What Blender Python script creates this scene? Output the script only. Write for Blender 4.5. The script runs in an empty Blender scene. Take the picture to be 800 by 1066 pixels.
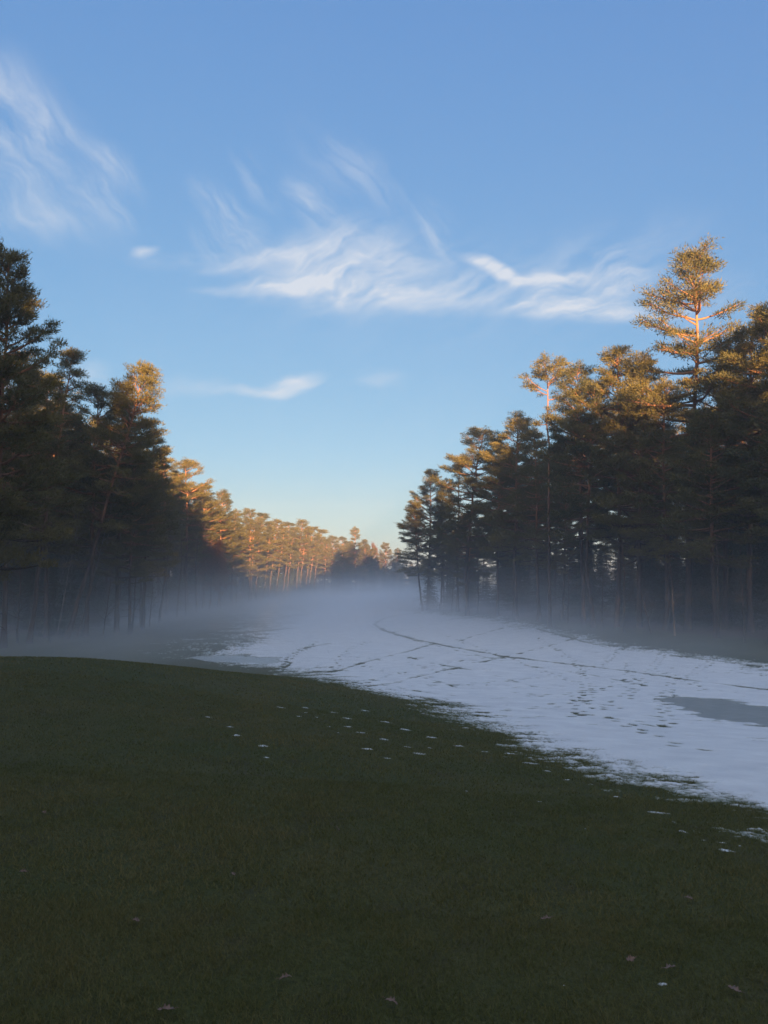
import bpy, math, random
import numpy as np
from mathutils import Vector, Matrix

random.seed(7)
RNG = np.random.default_rng(7)
sc = bpy.context.scene
COL = sc.collection
rad = math.radians

# ------------------------------------------------------------------ camera
F, CX, CY, HOR = 800.0, 400.0, 533.0, 598.0
EYE = 1.65
PITCH = math.atan((HOR - CY) / F)
cam_d = bpy.data.cameras.new('camera')
cam = bpy.data.objects.new('camera', cam_d)
COL.objects.link(cam)
cam.location = (0, 0, EYE)
cam.rotation_euler = (math.pi / 2 + PITCH, 0, 0)
cam_d.sensor_fit = 'HORIZONTAL'
cam_d.sensor_width = 36
cam_d.lens = 36
cam_d.clip_start = 0.05
cam_d.clip_end = 5000
sc.camera = cam


def ray(px, py):
    """direction of a photograph pixel, scaled so that its y is 1"""
    x = (px - CX) / F
    v = (CY - py) / F
    c, s = math.cos(PITCH), math.sin(PITCH)
    yy = c - v * s
    zz = s + v * c
    return x / yy, zz / yy


# ------------------------------------------------------------------ noise
def _hash(ix, iy, seed):
    n = (ix.astype(np.int64) * 374761393 + iy.astype(np.int64) * 668265263 + seed * 1442695041) & 0xffffffff
    n = ((n ^ (n >> 13)) * 1274126177) & 0xffffffff
    n = n ^ (n >> 16)
    return (n & 0xffff) / 65535.0


def vnoise(x, y, seed=0):
    x = np.asarray(x, float); y = np.asarray(y, float)
    ix = np.floor(x); iy = np.floor(y)
    fx = x - ix; fy = y - iy
    fx = fx * fx * (3 - 2 * fx); fy = fy * fy * (3 - 2 * fy)
    a = _hash(ix, iy, seed); b = _hash(ix + 1, iy, seed)
    c = _hash(ix, iy + 1, seed); d = _hash(ix + 1, iy + 1, seed)
    return (a * (1 - fx) + b * fx) * (1 - fy) + (c * (1 - fx) + d * fx) * fy


def fbm(x, y, octv=4, seed=0, rough=0.55):
    s = 0; a = 1; t = 0
    for k in range(octv):
        s = s + a * vnoise(x * 2 ** k + 17.3 * k, y * 2 ** k - 9.1 * k, seed + k)
        t += a; a *= rough
    return s / t * 2 - 1


def sstep(a, b, x):
    t = np.clip((x - a) / (b - a), 0, 1)
    return t * t * (3 - 2 * t)


# ------------------------------------------------------------------ terrain
def right_wall(y):      # x of the forest edge on the right
    return np.interp(y, [0, 30, 46, 56, 70, 88, 103, 108, 125, 200, 300], [34, 27, 21.5, 17.0, 13.8, 9.0, 4.3, 5.0, 17, 24, 8])


def left_wall(y):
    return np.interp(y, [0, 20, 45, 60, 90, 110, 150, 200, 222, 262, 300], [-30, -27, -24, -23.5, -27, -29.5, -33, -33, -20, -14, -4])


def height(x, y):
    x = np.asarray(x, float); y = np.asarray(y, float)
    k = sstep(-8.0, 3.0, x)
    yp = np.maximum(y, 0)
    run = 0.100 * (np.sqrt((yp - 1.5) ** 2 + 4) + yp - 1.5) / 2 + 0.03 * np.clip(x, 0, 40) * sstep(0, 6, yp)
    run = 2.78 * (1 - np.exp(-(run / 2.0) ** 1.5))
    step_ = 2.78 * sstep(13.5, 36, yp)
    hill = -(run * k + step_ * (1 - k))
    fall = -0.0128 * np.clip(y - 45, 0, 400)
    rw = right_wall(y); lw = left_wall(y)
    bank = 0.55 * sstep(-4, 6, x - rw) + 0.5 * sstep(-2, 8, lw - x)
    bank = bank * sstep(15, 45, y)
    deep = 0.04 * np.clip(x - rw - 4, 0, 60) * sstep(20, 45, y) + 0.03 * np.clip(lw - x - 4, 0, 60) * sstep(20, 45, y)
    und = 0.05 * fbm(x * 0.16, y * 0.16, 3, 3) + 0.015 * fbm(x * 0.9, y * 0.9, 2, 9)
    r = np.hypot(x, y)
    return hill + fall + bank + deep + und * sstep(0, 3, r)


H0 = float(height(0.0, 0.0))
def gz(x, y):
    return height(x, y) - H0


def hit(px, py, far=320.0):
    """where the sight line of a photograph pixel meets the ground"""
    dx, dz = ray(px, py)
    ys = np.concatenate([np.linspace(1.5, 60, 2400), np.linspace(60, far, 2600)])
    z = EYE + dz * ys
    g = gz(dx * ys, ys)
    k = np.argmax(z <= g)
    if z[k] > g[k]:
        k = len(ys) - 1
    y = float(ys[k])
    return dx * y, y, float(g[k])


# ------------------------------------------------------------------ mesh helpers
class MB:
    def __init__(s):
        s.v = []; s.f3 = []; s.f4 = []; s.n = 0; s.a = []

    def add(s, v, f, attr=None):
        v = np.asarray(v, np.float32).reshape(-1, 3)
        f = np.asarray(f, np.int64)
        (s.f3 if f.shape[1] == 3 else s.f4).append(f + s.n)
        s.v.append(v); s.n += len(v)
        s.a.append(np.full(len(v), 0.5, np.float32) if attr is None else np.asarray(attr, np.float32))

    def tube(s, pts, r, sides=6):
        pts = np.asarray(pts, float); n = len(pts)
        r = np.broadcast_to(np.asarray(r, float), (n,))
        t = np.gradient(pts, axis=0)
        t /= np.linalg.norm(t, axis=1)[:, None] + 1e-9
        ref = np.where(np.abs(t[:, 2:3]) > 0.9, np.array([[1.0, 0, 0]]), np.array([[0, 0, 1.0]]))
        a = np.cross(t, ref); a /= np.linalg.norm(a, axis=1)[:, None] + 1e-9
        b = np.cross(t, a)
        ang = np.arange(sides) / sides * 2 * math.pi
        ring = a[:, None] * np.cos(ang)[None, :, None] + b[:, None] * np.sin(ang)[None, :, None]
        v = pts[:, None] + ring * r[:, None, None]
        i = np.arange(n - 1)[:, None] * sides; j = np.arange(sides)[None]; k = (j + 1) % sides
        f = np.stack([i + j, i + k, i + sides + k, i + sides + j], -1).reshape(-1, 4)
        s.add(v.reshape(-1, 3), f)

    def mesh(s, name, mat, smooth=False):
        m = bpy.data.meshes.new(name)
        if s.n:
            v = np.concatenate(s.v)
            f3 = np.concatenate(s.f3) if s.f3 else np.zeros((0, 3), np.int64)
            f4 = np.concatenate(s.f4) if s.f4 else np.zeros((0, 4), np.int64)
            m.vertices.add(len(v)); m.vertices.foreach_set('co', v.ravel())
            li = np.concatenate([f3.ravel(), f4.ravel()]).astype(np.int32)
            m.loops.add(len(li)); m.loops.foreach_set('vertex_index', li)
            st = np.concatenate([np.arange(len(f3)) * 3, len(f3) * 3 + np.arange(len(f4)) * 4]).astype(np.int32)
            m.polygons.add(len(st)); m.polygons.foreach_set('loop_start', st)
            if smooth:
                m.polygons.foreach_set('use_smooth', np.ones(len(st), bool))
            at = m.attributes.new('tone', 'FLOAT', 'POINT')
            at.data.foreach_set('value', np.concatenate(s.a))
            m.update(calc_edges=True)
        m.materials.append(mat)
        return m


def put(name, mesh, parent=None, **kw):
    o = bpy.data.objects.new(name, mesh)
    COL.objects.link(o)
    if parent is not None:
        o.parent = parent
    for k, v in kw.items():
        o[k] = v
    return o


# ------------------------------------------------------------------ materials
def new_mat(name):
    m = bpy.data.materials.new(name); m.use_nodes = True
    nt = m.node_tree; nt.nodes.clear()
    out = nt.nodes.new('ShaderNodeOutputMaterial')
    return m, nt, out


class N:
    def __init__(s, nt): s.nt = nt
    def n(s, typ, ins=None, **props):
        nd = s.nt.nodes.new(typ)
        for k, v in props.items(): setattr(nd, k, v)
        for k, v in (ins or {}).items():
            if isinstance(v, bpy.types.NodeSocket): s.nt.links.new(v, nd.inputs[k])
            else: nd.inputs[k].default_value = v
        return nd
    def math(s, op, a, b=None, c=None, clamp=False):
        ins = {0: a}
        if b is not None: ins[1] = b
        if c is not None: ins[2] = c
        nd = s.n('ShaderNodeMath', ins, operation=op); nd.use_clamp = clamp
        return nd.outputs[0]
    def mix(s, f, a, b):
        nd = s.nt.nodes.new('ShaderNodeMix'); nd.data_type = 'RGBA'
        for i, v in ((0, f), (6, a), (7, b)):
            if isinstance(v, bpy.types.NodeSocket): s.nt.links.new(v, nd.inputs[i])
            else: nd.inputs[i].default_value = v if i == 0 else (*v, 1)
        return nd.outputs[2]
    def noise(s, vec, scale, detail=3, rough=0.55, dist=0.0):
        return s.n('ShaderNodeTexNoise', {'Vector': vec, 'Scale': scale, 'Detail': detail, 'Roughness': rough, 'Distortion': dist}).outputs['Fac']
    def rng(s, v, a, b, c=0.0, d=1.0, smooth=False):
        nd = s.n('ShaderNodeMapRange', {0: v, 1: a, 2: b, 3: c, 4: d})
        if smooth: nd.interpolation_type = 'SMOOTHSTEP'
        return nd.outputs[0]
    def link(s, a, b): s.nt.links.new(a, b)


def mat_foliage(name, c1, c2, trans=0.25, hue=0.0):
    m, nt, out = new_mat(name); g = N(nt)
    at = g.n('ShaderNodeAttribute', attribute_name='tone').outputs['Fac']
    oi = g.n('ShaderNodeObjectInfo').outputs['Random']
    f = g.math('ADD', g.math('MULTIPLY', at, 0.65), g.math('MULTIPLY', oi, 0.35), clamp=True)
    c = g.mix(f, c1, c2)
    d = g.n('ShaderNodeBsdfPrincipled', {'Base Color': c, 'Roughness': 0.6, 'Specular IOR Level': 0.25})
    t = g.n('ShaderNodeBsdfTranslucent', {'Color': c})
    mx = g.n('ShaderNodeMixShader', {0: trans, 1: d.outputs[0], 2: t.outputs[0]})
    g.link(mx.outputs[0], out.inputs[0])
    return m


def mat_bark(name, low, high, z0, z1, low2=None, scale=6.0, bump=0.5):
    m, nt, out = new_mat(name); g = N(nt)
    tc = g.n('ShaderNodeTexCoord').outputs['Object']
    mp = g.n('ShaderNodeMapping', {'Vector': tc, 'Scale': (1, 1, 0.22)}).outputs[0]
    nz = g.noise(mp, scale, 5, 0.65)
    z = g.n('ShaderNodeSeparateXYZ', {0: tc}).outputs['Z']
    zz = g.math('ADD', z, g.math('MULTIPLY', nz, 3.0))
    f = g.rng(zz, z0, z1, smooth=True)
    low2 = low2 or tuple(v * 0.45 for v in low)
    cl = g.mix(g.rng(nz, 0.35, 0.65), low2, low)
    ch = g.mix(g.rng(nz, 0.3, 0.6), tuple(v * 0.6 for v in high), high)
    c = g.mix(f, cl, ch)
    bp = g.n('ShaderNodeBump', {'Strength': bump, 'Distance': 0.04, 'Height': nz}).outputs[0]
    d = g.n('ShaderNodeBsdfPrincipled', {'Base Color': c, 'Roughness': 0.85, 'Normal': bp, 'Specular IOR Level': 0.2})
    g.link(d.outputs[0], out.inputs[0])
    return m


M_NEEDLE = mat_foliage('pine_needles', (0.044, 0.052, 0.020), (0.200, 0.152, 0.040), 0.25)
M_SPRUCE = mat_foliage('spruce_needles', (0.022, 0.036, 0.020), (0.045, 0.06, 0.028), 0.12)
M_RUST = mat_foliage('dry_leaves', (0.13, 0.06, 0.028), (0.22, 0.11, 0.05), 0.3)
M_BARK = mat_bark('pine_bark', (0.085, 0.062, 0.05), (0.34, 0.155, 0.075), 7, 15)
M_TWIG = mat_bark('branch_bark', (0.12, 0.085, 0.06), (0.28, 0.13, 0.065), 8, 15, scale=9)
M_BARE = mat_bark('bare_bark', (0.10, 0.085, 0.07), (0.13, 0.09, 0.07), 4, 12, scale=10)
M_BIRCH = mat_bark('birch_bark', (0.24, 0.22, 0.20), (0.16, 0.13, 0.11), 9, 14, low2=(0.08, 0.07, 0.06), scale=5, bump=0.2)

# ------------------------------------------------------------------ trees
PH = 20.0     # every pine is modelled 20 m tall and scaled


def needles(mb, rng, c, axis, size, n, tone, up=0.3, ln=0.19, wd=0.05, flat=0.34):
    """a tuft of n needle sprays round the point c, drawn out along a branch direction"""
    axis = axis / (np.linalg.norm(axis) + 1e-9)
    p = np.clip(rng.normal(size=(n, 3)), -1.5, 1.5) * 0.5
    p *= size * np.array([1, 1, flat])
    p += axis * (rng.random((n, 1)) - 0.5) * size * 1.3
    d = p / (np.linalg.norm(p, axis=1)[:, None] + 1e-6) * 0.6 + axis * 0.45 + rng.normal(size=(n, 3)) * 0.55
    d[:, 2] += up
    d /= np.linalg.norm(d, axis=1)[:, None] + 1e-9
    s = np.cross(d, rng.normal(size=(n, 3)))
    s /= np.linalg.norm(s, axis=1)[:, None] + 1e-9
    l = ln * (0.6 + 0.8 * rng.random((n, 1))); w = wd * (0.6 + 0.8 * rng.random((n, 1)))
    P = c + p
    v = np.stack([P - s * w / 2, P + s * w / 2, P + d * l], 1).reshape(-1, 3)
    f = np.arange(3 * n).reshape(-1, 3)
    t = np.repeat(np.clip(tone + rng.normal(size=n) * 0.15, 0, 1), 3)
    mb.add(v, f, t)


def limb_pts(p0, az, L, up0, up1, rng, n=6):
    pts = [np.array(p0, float)]
    a = az
    for k in range(1, n):
        u = up0 + (up1 - up0) * k / (n - 1)
        a += rng.normal() * 0.13
        st = L / (n - 1)
        pts.append(pts[-1] + np.array([math.cos(a) * math.cos(u), math.sin(a) * math.cos(u), math.sin(u) + rng.normal() * 0.06]) * st)
    return np.array(pts)


def make_pine(seed, c0=0.4, Lmax=3.0, whorl=0.76, per=4, dens=1.0, shape='round', bend=0.5, r0=0.18, gaps=0.15, side=None, dead=10, tuft=0.4):
    rng = np.random.default_rng(seed)
    tr, cr = MB(), MB(); br = tr
    n = 15
    zs = np.linspace(0, PH * 0.985, n)
    bx = np.cumsum(rng.normal(size=n)) * 0.11 * bend; by = np.cumsum(rng.normal(size=n)) * 0.11 * bend
    bx -= bx[0]; by -= by[0]
    s = zs / PH
    tx = bx - s * bx[-1]; ty = by - s * by[-1]
    rr = r0 * (1 - s) ** 0.75 + 0.02
    rr[0] *= 1.35
    axis = np.stack([tx, ty, zs], 1)
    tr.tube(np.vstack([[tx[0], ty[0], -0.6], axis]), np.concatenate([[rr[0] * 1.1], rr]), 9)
    at = lambda z: np.array([np.interp(z, zs, tx), np.interp(z, zs, ty), z])
    z = PH * c0
    az0 = rng.random() * 6.28
    while z < PH * 0.985:
        u = (z / PH - c0) / (1 - c0)
        if shape == 'round':
            prof = (0.72 + 0.28 * min(1, u * 4)) * (1 - u ** 1.7) ** 0.75 + 0.08
        elif shape == 'umbrella':
            prof = 0.35 + 0.75 * sstep(0.35, 0.8, u) * (1 - u ** 6) ** 0.6
        else:
            prof = (1.0 - 0.88 * u) * (0.7 + 0.3 * min(1, u * 4)) + 0.04
        k = max(2, int(round(per * (0.7 + 0.6 * rng.random()))))
        if rng.random() < gaps and u < 0.85:
            k = max(1, k // 3)
        az0 += 1.1 + rng.random()
        for j in range(k):
            az = az0 + j * 2 * math.pi / k + rng.normal() * 0.35
            L = Lmax * prof * (0.45 + 0.6 * rng.random() + 0.55 * float(vnoise(math.cos(az) * 1.3 + 9 + seed, math.sin(az) * 1.3 + z * 0.33, seed)))
            zj = z + rng.normal() * 0.28
            if side is not None:
                L *= 1 + side[1] * math.cos(az - side[0])
            L = max(L, 0.35)
            up = -0.14 + 0.8 * u ** 1.8 + rng.normal() * 0.17
            pts = limb_pts(at(min(zj, PH * 0.98)), az, L, up - 0.05, up + 0.38, rng)
            r = 0.02 + 0.022 * L * np.linspace(1, 0.1, len(pts))
            r = np.minimum(r, 0.7 * np.interp(z, zs, rr) + 0.01) * np.linspace(1, 0.55, len(pts))
            br.tube(pts, r, 4)
            tone0 = 0.5 + rng.normal() * 0.16
            m = int(2.4 + L * 2.1)
            if u < 0.6 and rng.random() < 0.12: m = 1
            for q in range(m):
                t = 0.3 + 0.7 * (q + rng.random() * 0.6) / m
                t = min(t, 1)
                fi = t * (len(pts) - 1); i0 = min(int(fi), len(pts) - 2)
                b = pts[i0] + (pts[i0 + 1] - pts[i0]) * (fi - i0)
                d = pts[i0 + 1] - pts[i0]
                a2 = math.atan2(d[1], d[0]) + (1 if q % 2 else -1) * (0.45 + 0.6 * rng.random()) * (1.1 - 0.7 * t)
                L2 = (0.28 + 0.42 * L * (1.05 - t)) * (0.7 + 0.6 * rng.random())
                e = b + np.array([math.cos(a2), math.sin(a2), 0.28 + rng.normal() * 0.18]) * L2
                br.tube(np.array([b, (b + e) / 2 + [0, 0, -0.03], e]), [0.016, 0.012, 0.006], 3)
                sz = tuft * (0.62 + 0.85 * rng.random() ** 1.6)
                ax = e - b
                tn = np.clip(tone0 + rng.normal() * 0.1, 0, 1)
                nn = int(62 * dens * (sz / tuft) ** 1.5)
                needles(cr, rng, e, ax, sz, nn, tn)
                if L2 > 0.75:
                    needles(cr, rng, b + ax * 0.5, ax, sz * 0.9, int(nn * 0.8), tn)
            needles(cr, rng, pts[-1], pts[-1] - pts[-2], tuft, int(64 * dens), tone0)
        z += whorl * (0.65 + 0.7 * rng.random()) * (1.2 - 0.4 * u)
    for q in range(5):
        needles(cr, rng, at(PH * 0.985) + rng.normal(size=3) * [0.22, 0.22, 0.18], np.array([0, 0, 1.0]), tuft * 0.7, int(45 * dens), 0.6, flat=0.8)
    for q in range(dead):      # bare dead branches under the crown
        z = PH * (c0 * (0.35 + 0.65 * rng.random()))
        az = rng.random() * 6.28; L = 0.5 + 1.6 * rng.random()
        pts = limb_pts(at(z), az, L, -0.1 + rng.normal() * 0.2, -0.35, rng, 5)
        br.tube(pts, np.linspace(0.024, 0.006, 5), 3)
        for w in range(3):
            b = pts[2 + w % 3]
            e = b + np.array([math.cos(az + rng.normal()), math.sin(az + rng.normal()), -0.2 + 0.3 * rng.random()]) * 0.5
            br.tube(np.array([b, e]), [0.01, 0.004], 3)
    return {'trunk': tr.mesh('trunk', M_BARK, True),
            'crown': cr.mesh('crown', M_NEEDLE)}


def make_spruce(seed, H=10.0, R=2.1):
    rng = np.random.default_rng(seed)
    tr, cr = MB(), MB()
    tr.tube([[0, 0, -0.4], [0, 0, H * 0.5], [0.02, 0.03, H * 0.98]], [0.13, 0.08, 0.015], 7)
    z = 0.5
    while z < H * 0.97:
        u = z / H
        L0 = R * (1 - u) ** 0.85 + 0.12
        k = int(7 + 5 * (1 - u))
        a0 = rng.random() * 6.28
        for j in range(k):
            az = a0 + j * 6.283 / k + rng.normal() * 0.2
            L = L0 * (0.75 + 0.4 * rng.random())
            m = max(2, int(L / 0.3)); dzb = rng.normal() * 0.16
            for q in range(m):
                t = (q + 0.6) / m
                c = np.array([math.cos(az) * L * t, math.sin(az) * L * t, z + dzb - 0.22 * L * t + 0.12 * L * t * t])
                needles(cr, rng, c, np.array([math.cos(az), math.sin(az), -0.15]), 0.36, 20, 0.5 + rng.normal() * 0.15, up=-0.15, ln=0.2, wd=0.06, flat=0.35)
        z += 0.36 + 0.12 * rng.random()
    return {'trunk': tr.mesh('trunk', M_BARE, True), 'crown': cr.mesh('crown', M_SPRUCE)}


def make_bare(seed, H=11.0, spread=0.55, leaves=0, birch=False, steep=0.9, r0=0.13):
    """leafless broadleaved tree; leaves > 0 keeps dry brown leaves on the twigs"""
    rng = np.random.default_rng(seed)
    tr, cr = MB(), MB(); br = tr
    n = 9
    zs = np.linspace(0, H, n)
    off = np.cumsum(rng.normal(size=(n, 2)) * 0.09, axis=0); off -= off[0]
    pts = np.column_stack([off, zs])
    tr.tube(np.vstack([[0, 0, -0.4], pts]), np.concatenate([[r0 * 1.2], r0 * (1 - zs / H) ** 0.8 + 0.012]), 7)

    def grow(p, d, L, r, lvl):
        q = [p]
        for k in range(3):
            d = d + rng.normal(size=3) * 0.16; d[2] += 0.06; d = d / np.linalg.norm(d)
            q.append(q[-1] + d * L / 3)
        q = np.array(q)
        br.tube(q, np.linspace(r, r * 0.45, 4), 4 if lvl < 1 else 3)
        if lvl < 3:
            for k in range(4 if lvl < 2 else 3):
                i = 1 + rng.integers(0, 3)
                dd = d + rng.normal(size=3) * 0.55; dd /= np.linalg.norm(dd)
                grow(q[i], dd, L * (0.45 + 0.2 * rng.random()), max(r * 0.5, 0.005), lvl + 1)
        if leaves and lvl >= 1:
            needles(cr, rng, q[-1], d, 0.45, leaves, 0.5 + rng.normal() * 0.2, up=0, ln=0.11, wd=0.09, flat=0.8)
    nb = 17
    for k in range(nb):
        z = H * (0.22 + 0.75 * (k + rng.random()) / nb)
        b = np.array([np.interp(z, zs, pts[:, 0]), np.interp(z, zs, pts[:, 1]), z])
        az = k * 2.4 + rng.normal() * 0.4
        d = np.array([math.cos(az), math.sin(az), steep + rng.normal() * 0.2]); d /= np.linalg.norm(d)
        grow(b, d, H * spread * 0.42 * (1.1 - 0.75 * z / H), 0.03 * (1.15 - z / H) + 0.008, 0)
    bm_ = M_BIRCH if birch else M_BARE
    r = {'trunk': tr.mesh('trunk', bm_, True)}
    if leaves:
        r['crown'] = cr.mesh('crown', M_RUST)
    return r


PINES = {
    'e0': make_pine(11, c0=0.27, Lmax=3.6, per=5, shape='round'),
    'e1': make_pine(12, c0=0.33, Lmax=3.3, per=5, shape='round', gaps=0.25),
    'e2': make_pine(13, c0=0.30, Lmax=3.6, per=5, shape='cone', gaps=0.15),
    'e3': make_pine(14, c0=0.38, Lmax=3.7, per=5, shape='round', gaps=0.3, bend=1.0),
    'i0': make_pine(21, c0=0.42, Lmax=2.9, per=5, shape='round', gaps=0.2, dead=16),
    'i1': make_pine(22, c0=0.48, Lmax=2.8, per=5, shape='round', gaps=0.25, bend=0.9, dead=16),
    'i2': make_pine(23, c0=0.40, Lmax=2.9, per=5, shape='cone', gaps=0.25, dead=14),
    'i3': make_pine(24, c0=0.50, Lmax=2.9, per=4, shape='umbrella', gaps=0.2, dead=14),
    'tall': make_pine(39, c0=0.48, Lmax=3.7, per=4, whorl=0.6, dens=0.75, shape='cone', gaps=0.0, bend=0.7, r0=0.17, side=(math.pi, 0.18), dead=12, tuft=0.42),
    'thin': make_pine(35, c0=0.58, Lmax=2.5, per=4, whorl=0.8, shape='umbrella', gaps=0.4, r0=0.13, dead=14, tuft=0.36, dens=0.9),
    'near': make_pine(33, c0=0.24, Lmax=3.5, per=5, whorl=0.65, shape='round', gaps=0.15, dens=1.25, tuft=0.38),
}
def crown_top(p):
    m = p['crown']
    v = np.zeros(len(m.vertices) * 3, np.float32); m.vertices.foreach_get('co', v)
    return float(np.percentile(v[2::3], 99.7))


TOP = {k: crown_top(p) for k, p in PINES.items()}
SPR = [make_spruce(41, 10, 2.2), make_spruce(42, 10, 1.8)]
BARE = {'b0': make_bare(51), 'b1': make_bare(52, spread=0.7, steep=0.6), 'birch': make_bare(53, H=14, spread=0.4, birch=True, r0=0.1, steep=1.3),
        'rust': make_bare(54, H=11, spread=0.6, leaves=26, steep=0.7), 'rust2': make_bare(55, H=11, spread=0.5, leaves=22, steep=1.1)}

_first = {}


def tree(kind, parts, key, x, y, H, baseH, label, cat, group=None, lean=(0, 0), rz=None, fat=1.0):
    """an Empty at the foot of the tree with trunk, branches and crown as its parts"""
    o = bpy.data.objects.new(kind, None); COL.objects.link(o)
    o.empty_display_size = 0.5
    o.location = (x, y, float(gz(x, y)))
    s = H / baseH
    if rz is None: rz = random.random() * 6.283
    # lean is (dx, dy) of the top against the foot
    ax = Vector((lean[0], lean[1], math.sqrt(max(H * H - lean[0] ** 2 - lean[1] ** 2, 1))))
    q = Vector((0, 0, 1)).rotation_difference(ax)
    o.rotation_mode = 'QUATERNION'
    from mathutils import Quaternion
    o.rotation_quaternion = q @ Quaternion((0, 0, 1), rz)
    w = s * fat * (0.93 + 0.14 * random.random())
    o.scale = (w, w, s)
    o['label'] = label; o['category'] = cat
    if group: o['group'] = group
    if key not in _first:
        _first[key] = [put(n, m, o) for n, m in parts.items()]
    else:
        for src in _first[key]:
            c = src.copy(); COL.objects.link(c); c.parent = o
    return o


def pine_at(v, top, base_px, D, label, group=None, fat=1.0, ldy=0.0, rz=None, cat='pine tree', kind='pine_tree'):
    """a pine whose foot stands at depth D and whose tip reaches the given sight line"""
    dx, dz = ray(*top)
    xt, zt = dx * D, EYE + dz * D
    xb = (base_px - CX) / F * D
    g = float(gz(xb, D))
    H = math.hypot(zt - g, xt - xb)
    return tree(kind, PINES[v], v, xb, D, H, TOP[v], label, cat, group, lean=(xt - xb, ldy), fat=fat, rz=rz)


# --- right-hand wood, front row (left to right)
GR = 'pines along the front edge of the right-hand wood'
R_FRONT = [
    ('e1', (431, 522), 440, 104, 'low pine at the very tip of the right-hand wood, boughs reaching over misty snow', 1.0),
    ('e0', (449, 489), 445, 106, 'dense dark pine with a pointed golden top at the right-hand wood tip', 1.0),
    ('e2', (465, 500), 458, 107, 'slim dark pine just right of the pointed one at the right-hand wood tip', 0.85),
    ('i2', (478, 482), 476, 97, 'pine with a small flat golden top right of the wood tip', 0.95),
    ('e3', (503, 446), 486, 89, 'broad pine with a flat gold edged top leaning out to the left over its neighbours', 1.05),
    ('e0', (521, 452), 517, 84, 'rounded dark pine between the flat topped pine and the slender umbrella pine', 0.9),
    ('e1', (540, 432), 537, 78, 'pine with warm brown upper boughs just left of the slender umbrella pine', 0.95),
    ('thin', (569, 372), 571, 67, 'slender pine with bare upper trunk and small umbrella shaped gold top', 0.95),
    ('e2', (556, 447), 560, 73, 'dark pine directly under and behind the slender umbrella pine', 0.9),
    ('i0', (601, 380), 606, 66, 'pine with small round orange lit head right of the slender umbrella pine', 0.8),
    ('e3', (619, 396), 616, 63, 'bushy pine with yellow green lit boughs, second right of the slender umbrella pine', 0.95),
    ('e1', (643, 361), 640, 62, 'tall pine with an upright pale olive top left of the tallest pine', 0.9),
    ('e0', (670, 371), 664, 60, 'dense near-black green pine left of the tallest pine', 0.95),
    ('e2', (692, 396), 690, 57, 'shaded pine tucked against the left side of the tallest pine', 0.9),
    ('tall', (728, 255), 714, 56, 'tallest pine of the right-hand wood with glowing orange upper trunk and open golden crown', 0.95),
    ('e1', (757, 352), 752, 55, 'dark pine standing against the right side of the tallest pine', 0.9),
    ('e0', (783, 336), 779, 52, 'broad dark pine with a few amber boughs near the right picture edge', 0.95),
    ('e3', (806, 318), 806, 49, 'tall dark pine cut by the right picture edge', 0.95),
    ('e2', (832, 300), 838, 46, 'pine outside the right edge of the photo with only a few boughs reaching in', 1.0),
]
for v, top, bp, D, lab, fat in R_FRONT:
    pine_at(v, top, bp, D, lab, GR, fat, rz=(0.0 if v == 'tall' else None))

SKY_R = ([415, 420, 449, 477, 502, 537, 560, 585, 600, 645, 672, 700, 760, 800, 850], [590, 530, 496, 488, 452, 440, 446, 415, 392, 372, 378, 402, 352, 330, 310])
SKY_L = ([-80, 0, 45, 75, 100, 130, 150, 172, 176, 193, 215, 232, 245, 274, 315, 346, 370, 390, 414, 430],
         [330, 340, 380, 378, 406, 408, 398, 420, 478, 490, 514, 520, 540, 543, 551, 566, 562, 566, 578, 584])


def filler(n, region, sky, kinds, label, group, hmin=13, hmax=23, sep=2.2, drop=(4, 55), occupied=[]):
    """further pines of a wood, kept below its skyline"""
    k = 0; tries = 0
    while k < n and tries < 8000:
        tries += 1
        x, y = region()
        if any((x - a) ** 2 + (y - b) ** 2 < sep * sep for a, b in occupied): continue
        px = CX + F * x / y
        if px < -45 or px > 845: continue
        st = np.interp(px, *sky)
        py = st + random.uniform(*drop)
        dx, dz = ray(px, py)
        H = EYE + dz * y - float(gz(x, y))
        if H < hmin: continue
        H = min(H, hmax * random.uniform(0.88, 1.0))
        v = random.choice(kinds)
        occupied.append((x, y))
        tree('pine_tree', PINES[v], v, x, y, H, TOP[v], label, 'pine tree', group,
             lean=(random.gauss(0, 0.5), random.gauss(0, 0.4)), fat=random.uniform(0.85, 1.1))
        k += 1


def reg_r():
    y = random.uniform(40, 118)
    x = float(right_wall(y)) + random.uniform(1.5, 34)
    if y > 104: x = random.uniform(5, 26)
    return x, y


occR = [(o.location.x, o.location.y) for o in COL.objects if o.type == 'EMPTY']
filler(28, reg_r, SKY_R, ['i0', 'i2', 'e0', 'e2', 'e1'], 'pine trunk and dark crown among the many in the depth of the right-hand wood',
       'pines in the depth of the right-hand wood', hmin=11, occupied=occR, drop=(12, 65))
filler(10, lambda: ((lambda y: (float(right_wall(y)) + random.uniform(24, 60), y))(random.uniform(60, 120))), SKY_R, ['e0', 'e1', 'e3'],
       'dark pine far back in the right-hand wood, seen only between nearer trunks', 'pines far back in the right-hand wood', hmin=8, hmax=19, drop=(30, 90), occupied=occR)

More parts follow.
